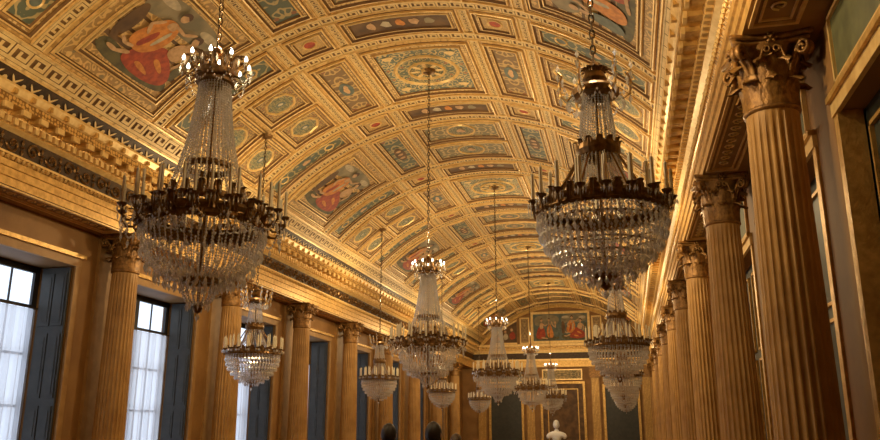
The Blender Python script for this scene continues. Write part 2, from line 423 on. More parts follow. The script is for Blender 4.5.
def zoneC():
    mb=MB(); h=1.6
    patch(mb,-5.55,5.55,-h,h,0,'field_vault'); longstrips(mb,h)
    for t in (-1,1):
        B=sorted((t*.06,t*1.5)); panel(mb,-1.22,1.22,B[0],B[1],'arab_green',.16)
        circle(mb,0,t*.78,.42,.07,.04,'gold_frame',24,'arab_teal'); disc(mb,0,t*.78,.12,.12,0,'paint_flesh',.03,10,.2,2)
    for s in (-1,1):
        A=sorted((s*1.54,s*2.46)); panel(mb,A[0],A[1],-1.5,1.5,'arab_teal',.14)
        disc(mb,s*2.0,0,.15,.5,0,'paint_brown',.02,14,.05,4); 
        for y in (-.25,0,.25): disc(mb,s*2.0,y,.09,.07,0,'paint_flesh',.026,10,.2,5)
        A=sorted((s*2.8,s*5.48)); ii=panel(mb,A[0],A[1],-1.5,1.5,'arab_gold',.05)
        A2=(A[0]+.27,A[1]-.27); jj=panel(mb,A2[0],A2[1],-1.20,1.26,'paint_brown',.08)
        a0,a1,y0,y1=jj
        def M(u,t,off,s=s,a0=a0,a1=a1,y0=y0,y1=y1):
            a=(a0+(a1-a0)*t) if s<0 else (a1-(a1-a0)*t)
            return V(a,y0+(y1-y0)*u,off)
        figures(mb,M,FIG1 if s<0 else FIG2)
    return mb.mesh('vault_bay_c')
def zoneK():
    mb=MB(); patch(mb,-5.55,5.55,-.15,.15,0,'brown_ground')
    keyband(mb,lambda s,t,o:V(-5.5+s,-.15+t,o),11.0,.3,.27,.02)
    for e in (-.15,.13):
        frame(mb,-5.5,5.5,e,e+.02,[(0,0,'gold_frame'),(.002,.035,'gold_frame'),(.0099,.035,'gold_frame')])
    return mb.mesh('vault_key_band')
mA,mBm,mC,mK=zoneA(),zoneB(),zoneC(),zoneK()
CH=[7.0+9.4*k for k in range(-1,5)]
for yc in CH:
    for me,dy in ((mA,0),(mK,1.65),(mBm,2.3),(mK,2.95),(mC,4.7),(mK,6.45),(mBm,7.1),(mK,7.75)):
        y=yc+dy
        if y<Y1+.3: obj('vault_bay',me,ceiling,(0,y,0))
mb=MB()
for s in (-1,1):
    L=Y1-Y0+2
    A=sorted((s*5.55,s*5.98)); patch(mb,A[0],A[1],Y0-1,Y1+.1,0,'brown_ground')
    keyband(mb,lambda q,t,o:V(s*(5.98-t),Y0-1+q,o),L-.9,.42,.40,.025)
    for a in (5.53,5.97,6.42):
        A=sorted((s*a,s*(a+.04))); frame(mb,A[0],A[1],Y0-1,Y1+.1,[(0,0,'gold_frame'),(.005,.05,'gold_frame'),(.0199,.05,'gold_frame')])
    A=sorted((s*5.98,s*6.62)); patch(mb,A[0],A[1],Y0-1,Y1+.1,0,'frieze_dark')
    n=int((L-1)/.42)
    for i in range(n):
        y=Y0-.8+i*.42; ac=s*6.2
        for r in (pi/4,-pi/4): disc(mb,ac,y,.17,.022,r,'gold_line',.02,8,0)
        disc(mb,ac,y+.21,.05,.05,0,'gold_line',.022,8,0)
obj('vault_border',mb.mesh('vault_border'),ceiling)
mb=MB(); n=40; vs=[];fs=[]
for i in range(n+1):
    a=-6.8+13.6*i/n
    for y in (Y0-1,Y1+.6): vs.append(V(a,y,-.15))
for i in range(n): fs.append((2*i,2*i+1,2*i+3,2*i+2))
mb.add(vs,fs,'gold_vault'); obj('vault_shell',mb.mesh('vault_shell'),ceiling)

# ---------------------------------------------------------------- entablature
PROF=[(-.9,4.0,'wall_trim'),(.28,4.0,'wall_trim'),(.28,4.14,'gold_bright'),(.31,4.15,'gold_bright'),(.31,4.29,'gold_bright'),(.34,4.30,'gold_bright'),(.34,4.41,'gold_bright'),
 (.40,4.48,'cornice_orn'),(.40,4.52,'gold_frame'),(.27,4.54,'gold_bright'),(.27,4.92,'frieze_dark'),(.36,4.98,'gold_frame'),(.36,5.11,'gold_bright'),(.43,5.12,'gold_frame'),(.45,5.19,'cornice_orn'),
 (.70,5.20,'gold_bright'),(.70,5.33,'cornice_orn'),(.74,5.35,'gold_frame'),(.80,5.45,'gold_frame'),(.80,5.49,'gold_frame'),(.1,5.52,'gold_bright'),(.1,5.6,'gold_bright'),(-.9,5.6,'gold_bright')]
def CO(side): return COLOFF-(.06 if side>0 else 0)
def entab(side):
    mb=MB()
    X=lambda p: XC+side*(CO(side)-p)
    for i in range(len(PROF)-1):
        p0,h0,_=PROF[i]; p1,h1,mt=PROF[i+1]
        mb.add([(X(p0),Y0-.5,EYE+h0),(X(p0),Y1,EYE+h0),(X(p1),Y1,EYE+h1),(X(p1),Y0-.5,EYE+h1)],[(0,1,2,3)],mt)
    y=Y0
    while y<Y1-.2:
        mb.box(X(.355),X(.45),y,y+.09,EYE+5.0,EYE+5.105,'gold_frame'); y+=.165
    y=Y0
    while y<Y1-.2:
        mb.box(X(.44),X(.67),y,y+.16,EYE+5.125,EYE+5.205,'gold_bright')
        mb.box(X(.64),X(.69),y-.01,y+.17,EYE+5.10,EYE+5.2,'gold_frame')
        mb.box(X(.72),X(.795),y+.04,y+.12,EYE+5.34,EYE+5.43,'gold_bright')
        y+=.42
    y=Y0
    while y<Y1-.2:
        c=(X(.39),y,EYE+4.45); mb.bead(c,.035,.045,'gold_frame'); y+=.12
    y=Y0; k=0
    while y<Y1-.6:
        sg=1 if k%2 else -1
        pts=[]
        for i in range(22):
            q=i/21*3.6*pi*.75; r=.15*(1-i/24)
            pts.append((X(.285),y+.3+r*math.cos(q+ (0 if sg>0 else pi)),EYE+4.73+sg*r*math.sin(q)))
        mb.tube(pts,[.026-.0006*i for i in range(22)],'gilt_dark',4)
        mb.bead((X(.30),y+.3,EYE+4.73),.045,.045,'gilt_dark')
        for d in (-.09,.09): mb.bead((X(.29),y+.04,EYE+4.73+d),.035,.07,'gilt_dark')
        mb.bead((X(.29),y+.04,EYE+4.73),.05,.03,'gilt_dark')
        y+=.48; k+=1
    return mb
def ent_soffit(mb,side,ys):
    X=lambda p: XC+side*(CO(side)-p)
    for i in range(len(ys)-1):
        a,b=ys[i]+.55,ys[i+1]-.55
        z=EYE+4.0
        def fr(p0,p1,y0,y1,w,h,mt):
            mb.box(X(p0),X(p0+w),y0,y1,z-h,z+.002,mt); mb.box(X(p1-w),X(p1),y0,y1,z-h,z+.002,mt)
            mb.box(X(p0+w),X(p1-w),y0,y0+w,z-h,z+.002,mt); mb.box(X(p0+w),X(p1-w),y1-w,y1,z-h,z+.002,mt)
        fr(-.24,.24,a,b,.04,.03,'gold_frame'); fr(-.16,.16,a+.1,b-.1,.025,.02,'gold_frame')
        y=a+.3
        while y<b-.2:
            pts=[(X(.09*math.sin(q*.7)*(1-q/14)),y+.09*math.cos(q*.7)*(1-q/14),z-.012) for q in range(12)]
            mb.tube(pts,.014,'gold_frame',4); y+=.25
SP=4.8
YR=[8.4+SP*k for k in range(-2,10)]
YL=[14.6+SP*k for k in range(-3,8)]
YR=[y for y in YR if Y0+.5<y<Y1-.5]; YL=[y for y in YL if Y0+.5<y<Y1-.5]
e=entab(1); ent_soffit(e,1,YR); obj('trim_1',e.mesh('trim_right_entablature'))
e=entab(-1); ent_soffit(e,-1,YL); obj('trim_2',e.mesh('trim_left_entablature'))

# ---------------------------------------------------------------- columns
def column_mesh():
    mb=MB(); H=EYE+4.0; ch=.75; zt=H-ch; rb,rt=.315,.262
    NF=24; sub=6; n=NF*sub; rows=14; vs=[];fs=[]
    for j in range(rows+1):
        t=j/rows; z=.38+(zt-.38)*t
        r=rb+(rt-rb)*(t**1.6)
        d=.019 if .5<j<rows-.5 else 0.0
        for i in range(n):
            k=i%sub; f=(0,0,.7,1,1,.7)[k]
            q=2*pi*(i+0.0)/n; rr=r-d*f; vs.append((rr*math.cos(q),rr*math.sin(q),z))
    for j in range(rows):
        for i in range(n):
            k=(i+1)%n; fs.append((j*n+i,j*n+k,(j+1)*n+k,(j+1)*n+i))
    mb.add(vs,fs,'gold_column')
    mb.box(-.43,.43,-.43,.43,0,.14,'gold_column')
    mb.lathe([(.42,.14),(.44,.18),(.42,.23),(.36,.24),(.345,.28),(.36,.30),(.385,.33),(.36,.36),(.325,.38)],'gold_column',32)
    m='capital_bronze'
    mb.lathe([(.262,zt-.05),(.285,zt-.035),(.292,zt-.015),(.285,zt),(.255,zt+.01),(.25,zt+.4),(.28,zt+.55),(.345,zt+.655),(.35,zt+.67)],m,32)
    for k in range(8): mb.leaf(k*pi/4,.268,zt+.01,.28,.25,.15,m,12,bend=2.15)
    for k in range(8): mb.leaf(k*pi/4+pi/8,.265,zt+.01,.49,.23,.17,m,14,bend=2.1)
    for k in range(8): mb.leaf(k*pi/4,.29,zt+.26,.27,.16,.10,m,9,bend=1.9)
    for k in range(4):
        a=pi/4+k*pi/2; ca,sa=math.cos(a),math.sin(a); side=(-sa,ca,0)
        for off in (-.03,.03):
            P=[]
            for i in range(8):
                t=i/7; r=.29+.155*t**1.5; z=.36+.28*t; P.append((r,z))
            for i in range(1,20):
                q=pi*.55-i*.42; rr=.085*(1-i/24); P.append((.45+rr*math.cos(q)*1.0+.0,.565+rr*math.sin(q)))
            pts=[(ca*r-sa*off,sa*r+ca*off,zt+z) for r,z in P]
            mb.ribbon(pts,side,.055,.026,m)
        mb.bead((ca*.45,sa*.45,zt+.565),.04,.04,m)
        a=k*pi/2; ca,sa=math.cos(a),math.sin(a)
        for s in (-1,1):
            P=[]
            for i in range(6): t=i/5; P.append((s*(.15-.07*t),.40+.2*t))
            for i in range(1,14):
                q=(pi*.5+ i*.45); rr=.045*(1-i/18); P.append((s*(.055-rr*math.cos(q)*-1.0),.575+rr*math.sin(q)))
            pts=[(ca*.335-sa*t,sa*.335+ca*t,zt+z) for t,z in P]
            mb.ribbon(pts,(ca,sa,0),.05,.018,m)
        for q in range(6):
            qq=q*pi/3; mb.bead((ca*.37-sa*.045*math.cos(qq),sa*.37+ca*.045*math.cos(qq),zt+.70+.045*math.sin(qq)),.03,.03,m)
        mb.bead((ca*.39,sa*.39,zt+.70),.03,.03,m)
    for (s,z0,z1) in ((.95,.655,.695),(1.03,.70,.75)):
        vs=[];N=9
        for k in range(4):
            a=k*pi/2; ca,sa=math.cos(a),math.sin(a)
            for i in range(N):
                t=-1+2*i/(N-1); x=(.335+.065*t*t)*s; y=.375*t*s
                vs.append((ca*x-sa*y,sa*x+ca*y))
        M=len(vs); V3=[(x,y,zt+z0) for x,y in vs]+[(x,y,zt+z1) for x,y in vs]
        fs=[(i,(i+1)%M,M+(i+1)%M,M+i) for i in range(M)]+[tuple(range(M))[::-1],tuple(range(M,2*M))]
        mb.add(V3,fs,m)
    return mb.mesh('column',smooth=('capital_bronze',))
cm=column_mesh()
for y in YR: obj('corinthian_column',cm,None,(XC+CO(1),y,0))
for y in YL: obj('corinthian_column',cm,None,(XC-COLOFF,y,0))

# ---------------------------------------------------------------- walls, floor
WL=-10.78; WR=2.17; WT=.95
mb=MB(); mb.box(-13,4,Y0-1,Y1+1,-.2,0,'floor_parquet'); obj('floor',mb.mesh('floor'))
mb=MB(); win=[]
top=EYE+4.05
wy=[(y+SP/2) for y in YL[:-1]]
edges=[Y0-.5]
for c in wy: edges+= [c-1.35,c+1.42]
edges.append(Y1+.3)
for i in range(0,len(edges),2): mb.box(WL,WL-WT,edges[i],edges[i+1],0,top,'wall_ochre')
for c in wy:
    mb.box(WL,WL-WT,c-1.35,c+1.42,4.85,top,'wall_ochre'); mb.box(WL,WL-WT,c-1.35,c+1.42,0,.08,'wall_ochre')
    mb.box(WL-.01,WL+.05,c-1.50,c-1.35,0,5.0,'wall_trim'); mb.box(WL-.01,WL+.05,c+1.42,c+1.57,0,5.0,'wall_trim')
    mb.box(WL-.01,WL+.06,c-1.5,c+1.57,4.85,5.02,'wall_trim'); mb.box(WL-.01,WL+.12,c-1.56,c+1.63,5.02,5.10,'gold_bright')
for y in YL:
    mb.box(WL-.01,WL+.07,y-.3,y+.3,0,top,'wall_trim')
obj('wall_left',mb.mesh('wall_left'))
def window_mesh():
    mb=MB(); x=-.80
    w0,w1=-1.35,1.42
    f='frame_wood'
    def fr(y0,y1,z0,z1,t=.07): 
        mb.box(x-.03,x+.03,y0,y0+t,z0,z1,f); mb.box(x-.03,x+.03,y1-t,y1,z0,z1,f)
        mb.box(x-.03,x+.03,y0,y1,z0,z0+t,f); mb.box(x-.03,x+.03,y0,y1,z1-t,z1,f)
    fr(w0,w1,.08,4.85,.09)
    mid=(w0+w1)/2
    fr(w0+.06,mid+.01,.12,4.8,.08); fr(mid-.01,w1-.06,.12,4.8,.08)
    for z in (1.1,2.1,3.1,4.05):
        mb.box(x-.02,x+.02,w0+.08,w1-.08,z-.025,z+.025,f)
    for q in (.5,):
        for a,b in ((w0+.1,mid),(mid,w1-.1)):
            c=a+(b-a)*q; mb.box(x-.015,x+.015,c-.015,c+.015,.15,4.78,f)
    mb.add([(x,w0,.08),(x,w1,.08),(x,w1,4.85),(x,w0,4.85)],[(0,1,2,3)],'window_glass')
    vs=[];fs=[];n=160
    for i in range(n+1):
        t=i/n; y=w0+.1+(w1-w0-.2)*t
        d=.045*math.sin(t*75)+.02*math.sin(t*131+1)
        for j,z in enumerate((.12,1.5,3.0,3.98)): vs.append((x+.12+d*(1-.15*j),y,z))
    for i in range(n):
        for j in range(3): fs.append((i*4+j,(i+1)*4+j,(i+1)*4+j+1,i*4+j+1))
    mb.add(vs,fs,'sheer_curtain')
    mb.tube([(x+.12,w0+.05,4.0),(x+.12,w1-.05,4.0)],.014,'chain_iron',6)
    for yy,s in ((w1,-1),(w0,1)):
        y0,y1=sorted((yy+s*.02,yy+s*.07))
        mb.box(-.66,-.03,y0,y1,.10,4.82,'shutter_paint')
        ya,yb=sorted((yy+s*.07,yy+s*.09))
        for z0,z1 in ((.25,1.3),(1.45,2.1),(2.25,3.5),(3.65,4.7)):
            for xa in (-.62,-.33):
                mb.box(xa,xa+.26,ya,yb,z0,z1,'shutter_paint')
                yc_,yd=sorted((yy+s*.09,yy+s*.10)); mb.box(xa+.05,xa+.21,yc_,yd,z0+.08,z1-.08,'shutter_paint')
    return mb.mesh('window',smooth=('sheer_curtain',))
wm=window_mesh()
for i,c in enumerate(wy): obj('window_%d'%(i+1),wm,None,(WL,c,0))
mb=MB(); ry=[(y+SP/2) for y in YR[:-1]]
edges=[Y0-.5]
for c in ry: edges+=[c-1.98,c+1.98]
edges.append(Y1+.3)
for i in range(0,len(edges),2): mb.box(WR,WR+.6,edges[i],edges[i+1],0,top,'wall_ochre')
for c in ry: mb.box(WR,WR+.6,c-1.98,c+1.98,EYE+3.0,top,'wall_ochre')
mb.box(WR+.6,WR+.7,Y0-.5,Y1+.3,0,top,'wall_ochre')
wall_right=obj('wall_right',mb.mesh('wall_right'))
def door_mesh():
    mb=MB(); h=EYE+3.0
    mb.box(.22,.30,-1.98,1.98,0,h,'door_green')
    for s in (-1,1):
        a,b=sorted((s*.04,s*1.85))
        for z0,z1 in ((.2,1.2),(1.35,2.9),(3.05,4.45)):
            w=.04
            mb.box(.18,.22,a+.15,a+.15+w,z0,z1,'gold_bright'); mb.box(.18,.22,b-.15-w,b-.15,z0,z1,'gold_bright')
            mb.box(.18,.22,a+.15,b-.15,z0,z0+w,'gold_bright'); mb.box(.18,.22,a+.15,b-.15,z1-w,z1,'gold_bright')
    for s in (-1,1):
        a,b=sorted((s*1.84,s*1.98)); mb.box(-.03,.2,a,b,0,h,'gold_bright')
    mb.box(-.05,-.001,-1.98,1.98,h-.02,h+.12,'gold_frame'); mb.box(-.09,-.001,-1.98,1.98,h+.12,h+.18,'gold_bright')
    mb.box(-.02,-.001,-1.7,1.7,h+.24,h+.92,'olive_paint')
    for z in (h+.22,h+.90): mb.box(-.05,-.001,-1.74,1.74,z,z+.04,'gold_frame')
    for y in (-1.74,1.70): mb.box(-.05,-.001,y,y+.04,h+.22,h+.94,'gold_frame')
    mb.tube([(.15,.12,1.05),(.12,.12,1.05),(.12,.24,1.05)],.012,'gilt_dark',6)
    return mb.mesh('door')
dm=door_mesh()
for i,c in enumerate(ry): obj('door_%d'%(i+1),dm,wall_right,(WR,c,0))
mb=MB(); mb.box(-13,4,Y0-.3,Y0-.02,0,10.2,'wall_ochre'); obj('wall_near',mb.mesh('wall_near'))
mb=MB(); mb.box(-13,4,Y1+.1,Y1+.5,0,10.2,'wall_ochre')
X=lambda o: XV+o
zt=EYE+4.0
for (z0,z1,d,mt) in ((4.0,4.42,.10,'gold_bright'),(4.42,4.52,.16,'gold_frame'),(4.52,4.92,.08,'frieze_dark'),(4.92,5.12,.16,'gold_frame'),(5.12,5.2,.3,'gold_bright'),(5.2,5.34,.42,'cornice_orn'),(5.34,5.49,.5,'gold_frame')):
    mb.box(X(-5.9),X(5.7),Y1+.1-d,Y1+.1,EYE+z0,EYE+z1,mt)
x=-5.6
while x<5.6: mb.box(X(x),X(x+.09),Y1-.14,Y1-.05,EYE+4.98,EYE+5.1,'gold_frame'); x+=.17
def ffr(x0,x1,z0,z1,w,d,mt,inner=None):
    mb.box(X(x0),X(x0+w),Y1+.1-d,Y1+.1,z0,z1,mt); mb.box(X(x1-w),X(x1),Y1+.1-d,Y1+.1,z0,z1,mt)
    mb.box(X(x0+w),X(x1-w),Y1+.1-d,Y1+.1,z0,z0+w,mt); mb.box(X(x0+w),X(x1-w),Y1+.1-d,Y1+.1,z1-w,z1,mt)
    if inner: 
        y=Y1+.1-d*.4
        mb.add([(X(x0+w),y,z0+w),(X(x1-w),y,z0+w),(X(x1-w),y,z1-w),(X(x0+w),y,z1-w)],[(0,1,2,3)],inner,[(0,.2),(1,.2),(1,.8),(0,.8)])
zb=EYE+5.55
ffr(-1.95,1.95,zb,zb+2.1,.16,.1,'gold_frame','paint_blue')
def MW(x0,x1,z0,z1): return lambda u,t,off: (X(x0+(x1-x0)*u),Y1+.062-off,z0+(z1-z0)*t)
figures(mb,MW(-1.75,-.05,zb+.17,zb+1.92),FIG2[:],.002,.004)
figures(mb,MW(.05,1.75,zb+.17,zb+1.92),FIG1[:],.002,.004)
def fblob(cx,cz,rx,rz,mt,k):
    n=14; y=Y1+.05-.003*k
    mb.add([(X(cx)+rx*math.cos(2*pi*i/n)*(1+.1*math.sin(3*i)),y,cz+rz*math.sin(2*pi*i/n)*(1+.1*math.cos(2*i))) for i in range(n)],[tuple(range(n))],mt)
for s in (-1,1):
    a,b=sorted((s*2.05,s*2.7)); ffr(a,b,zb,zb+1.75,.08,.08,'gold_frame','arab_brown')
    pts=[]; xs=[2.9+.22*i for i in range(9)]
    def arcz(x,d): return ZC+math.sqrt((RV-d)**2-x*x)
    n=len(xs)
    for d,y,mt in ((.25,Y1+.08,'gold_frame'),(.38,Y1+.06,'paint_brown')):
        vs=[];fs=[]
        for xx in xs:
            z1=max(arcz(xx,d),zb+.02+(.12 if mt!='gold_frame' else 0)); vs.append((X(s*xx),y,zb+(.1 if mt!='gold_frame' else 0))); vs.append((X(s*xx),y,z1))
        for i in range(n-1): fs.append((2*i,2*i+2,2*i+3,2*i+1))
        mb.add(vs,fs,mt)
    for cx,dz,c,rx,rz in ((3.2,.45,'paint_red',.2,.26),(3.25,.85,'paint_flesh',.09,.11),(3.65,.4,'paint_white',.16,.22),(3.68,.72,'paint_flesh',.08,.1),(4.05,.3,'paint_orange',.16,.14)):
        fblob(s*cx,zb+.1+dz,rx,rz,c,4)
vs=[];fs=[];n=40
for i in range(n+1):
    a=-6.5+13*i/n
    for off,y in ((0,Y1-.1),(.22,Y1-.1),(.22,Y1+.1)): vs.append(V(a,y,off))
for i in range(n):
    for k in range(2): fs.append((3*i+k,3*i+k+1,3*i+3+k+1,3*i+3+k))
mb.add(vs,fs,'gold_bright')
for px in (-5.3,-2.1,2.1,5.3):
    mb.box(X(px-.28),X(px+.28),Y1-.02,Y1+.1,0,zt,'gold_column')
    for q in (-.18,-.09,0,.09,.18): mb.box(X(px+q-.02),X(px+q+.02),Y1-.04,Y1,.5,zt-.75,'gold_bright')
    mb.box(X(px-.36),X(px+.36),Y1-.1,Y1+.1,zt-.7,zt,'capital_bronze'); mb.box(X(px-.36),X(px+.36),Y1-.1,Y1+.1,0,.4,'gold_column')
for px in (-3.7,3.7):
    mb.box(X(px-1.0),X(px+1.0),Y1+.02,Y1+.12,0,EYE+2.7,'shutter_paint')
    ffr(px-1.15,px+1.15,0,EYE+2.85,.15,.2,'gold_bright')
    ffr(px-1.1,px+1.1,EYE+3.0,EYE+3.75,.08,.1,'gold_frame','arab_teal')
mb.box(X(-1.3),X(1.3),Y1+.02,Y1+.12,0,EYE+2.9,'paint_brown')
ffr(-1.0,1.0,.4,EYE+2.6,.06,.12,'gold_bright')
ffr(-1.45,1.45,0,EYE+3.05,.15,.2,'gold_bright')
ffr(-1.3,1.3,EYE+3.15,EYE+3.85,.08,.1,'gold_frame','arab_green')
obj('wall_far',mb.mesh('wall_far'))
mb=MB()
mb.box(WR-.02,4.0,Y0-.5,Y1+.3,top-.02,top+.1,'wall_ochre'); mb.box(-12.9,WL+.02,Y0-.5,Y1+.3,top-.02,top+.1,'wall_ochre')
for s in (-1,1):
    xa,xb=sorted((XC+s*6.4,XC+s*6.95)); mb.box(xa,xb,Y0-.5,Y1+.3,EYE+5.55,EYE+5.75,'wall_ochre')
    xa,xb=sorted((XC+s*6.75,XC+s*6.98)); mb.box(xa,xb,Y0-.5,Y1+.3,top,EYE+5.75,'wall_ochre')
xa=XC-6.4; mb.box(xa,XC-5.55,Y0-.5,Y1+.3,EYE+5.56,EYE+5.70,'wall_ochre')
obj('trim_3',mb.mesh('trim_roof'))

# ---------------------------------------------------------------- chandeliers
def string(mb,fn,n,r,h,a):
    ca,sa=math.cos(a),math.sin(a)
    for i in range(n):
        rr,z=fn(i/(n-1)); mb.bead((rr*ca,rr*sa,z),r,h)
def candle(mb,a,r,z,H=.27):
    x,y=r*math.cos(a),r*math.sin(a)
    mb.lathe([(.008,0),(.02,.015),(.045,.035),(.05,.05),(.02,.055)],'gilt_dark',8,(x,y,z))
    mb.lathe([(.017,.05),(.016,.05+H),(.003,.05+H+.01),(.004,.05+H+.035)],'candle_wax',6,(x,y,z))
    for k in range(6):
        q=k*pi/3; mb.bead((x+.045*math.cos(q),y+.045*math.sin(q),z-.01),.009,.035)
def bulb(mb,x,y,z,s=1.0):
    mb.lathe([(.0,0),(.014*s,.006*s),(.022*s,.028*s),(.018*s,.05*s),(.006*s,.075*s),(.0,.085*s)],'lamp_bulb',8,(x,y,z))
    mb.lathe([(.014*s,-.03*s),(.014*s,.006*s)],'candle_wax',6,(x,y,z))
def chain(mb,z0,z1):
    n=int((z1-z0)/.085)
    for i in range(n):
        z=z0+.04+i*.085; pts=[]
        for k in range(8):
            q=2*pi*k/8; u=.024*math.cos(q); w=.058*math.sin(q)
            pts.append((u,0,z+w) if i%2 else (0,u,z+w))
        mb.tube(pts,.0085,'chain_iron',4,closed=True)
    mb.lathe([(.16,z1+.02),(.14,z1-.03),(.05,z1-.06),(.02,z1-.1)],'gilt_dark',12)
def chandA(ztop):
    mb=MB(); g='gilt_dark'
    chain(mb,1.95,ztop)
    mb.tube([(0,0,-.85),(0,0,1.95)],.016,g,6)
    mb.lathe([(.0,1.97),(.04,1.93),(.06,1.86),(.03,1.80),(.10,1.76),(.17,1.70),(.21,1.66),(.215,1.58),(.19,1.56),(.2,1.52),(.13,1.50)],g,20)
    for k in range(10):
        a=k*pi/5; mb.leaf(a,.20,1.62,.20,.12,.14,g,8)
        r=.34; x,y=r*math.cos(a),r*math.sin(a)
        mb.bead((x,y,1.64),.014,.04)
        bulb(mb,x,y,1.735,.9)
        for q in (-.2,.2): mb.bead((.37*math.cos(a+q),.37*math.sin(a+q),1.66),.016,.05)
        pts=[(.2*math.cos(a),.2*math.sin(a),1.6),(.28*math.cos(a),.28*math.sin(a),1.56),(r*math.cos(a),r*math.sin(a),1.62),(r*math.cos(a),r*math.sin(a),1.7)]
        mb.tube(pts,.010,g,4)
        for j in range(9):
            t=j/8; q=a+t*pi/5; zz=1.58-.12*math.sin(pi*t)
            mb.bead((.30*math.cos(q),.30*math.sin(q),zz),.013,.018)
    for k in range(34):
        a=2*pi*k/34
        string(mb,lambda t:(.16+.12*t+.15*t**3,1.5-1.28*t),44,.014,.020,a)
    for k in range(26):
        a=2*pi*(k+.5)/26
        string(mb,lambda t:(.11+.10*t,1.5-1.0*t),28,.012,.022,a)
    mb.lathe([(.235,.62),(.25,.60),(.25,.57),(.235,.55)],g,24)
    mb.lathe([(.37,.26),(.41,.24),(.41,.19),(.37,.17)],g,28)
    for k in range(16): mb.leaf(2*pi*k/16,.40,.20,.15,.10,.04,g,6)
    mb.lathe([(.58,.07),(.62,.08),(.635,.05),(.62,.0),(.635,-.05),(.61,-.08),(.57,-.07)],g,40)
    for k in range(12):
        a=2*pi*k/12
        mb.tube([(.40*math.cos(a),.40*math.sin(a),.2),(.52*math.cos(a),.52*math.sin(a),.14),(.60*math.cos(a),.60*math.sin(a),.05)],.014,g,4)
    for k in range(20): mb.leaf(2*pi*k/20,.63,.0,.16,.13,.06,g,7)
    for k in range(20): mb.leaf(2*pi*(k+.5)/20,.63,-.02,-.09,.10,.03,g,5)
    for k in range(16):
        a=2*pi*k/16; ca,sa=math.cos(a),math.sin(a)
        P=[(.62,0),(.68,-.07),(.75,-.07),(.80,-.01),(.80,.04)]
        mb.tube([(r*ca,r*sa,z) for r,z in P],.014,g,5)
        mb.leaf(a,.66,-.05,.1,.08,.08,g,5)
        candle(mb,a,.80,.04)
        a2=a+pi/16; candle(mb,a2,.66,.10)
        for j in range(11):
            t=j/10; q=a+t*pi/8; mb.bead((.77*math.cos(q),.77*math.sin(q),-.03-.12*math.sin(pi*t)),.014,.018)
        mb.bead((.80*ca,.80*sa,-.10),.018,.06)
        mb.bead((.77*math.cos(a2),.77*math.sin(a2),-.21),.02,.055)
    for k in range(40):
        a=2*pi*k/40
        string(mb,lambda t:(.39+.2*t,.17-.13*t-.08*math.sin(pi*t)),9,.013,.016,a)
    def bowl(t): q=t*pi/2; return (.18+.42*math.cos(q)**.75,-.08-.50*math.sin(q)**1.15)
    for k in range(56):
        a=2*pi*k/56
        string(mb,bowl,26,.0145,.021,a)
    for lv,(t0,c) in enumerate(((0.0,46),(.28,46),(.5,40),(.70,34),(.86,28),(.97,18))):
        r,z=bowl(t0)
        for k in range(c):
            a=2*pi*(k+.5*(lv%2))/c; x,y=(r+.02)*math.cos(a),(r+.02)*math.sin(a)
            mb.bead((x,y,z-.02),.014,.02); mb.bead((x,y,z-.08),.021,.05)
    mb.lathe([(.17,-.56),(.20,-.58),(.20,-.61),(.16,-.63)],g,20)
    for k in range(18):
        a=2*pi*k/18
        string(mb,lambda t:(.04+.13*math.cos(t*pi/2)**.7,-.63-.20*math.sin(t*pi/2)),10,.014,.018,a)
        mb.bead((.18*math.cos(a),.18*math.sin(a),-.68),.018,.05)
        if k%2: mb.bead((.11*math.cos(a),.11*math.sin(a),-.86),.016,.05)
    mb.lathe([(.0,-.82),(.04,-.84),(.05,-.87),(.03,-.91),(.0,-.93)],g,10); mb.bead((0,0,-.96),.03,.05)
    return mb
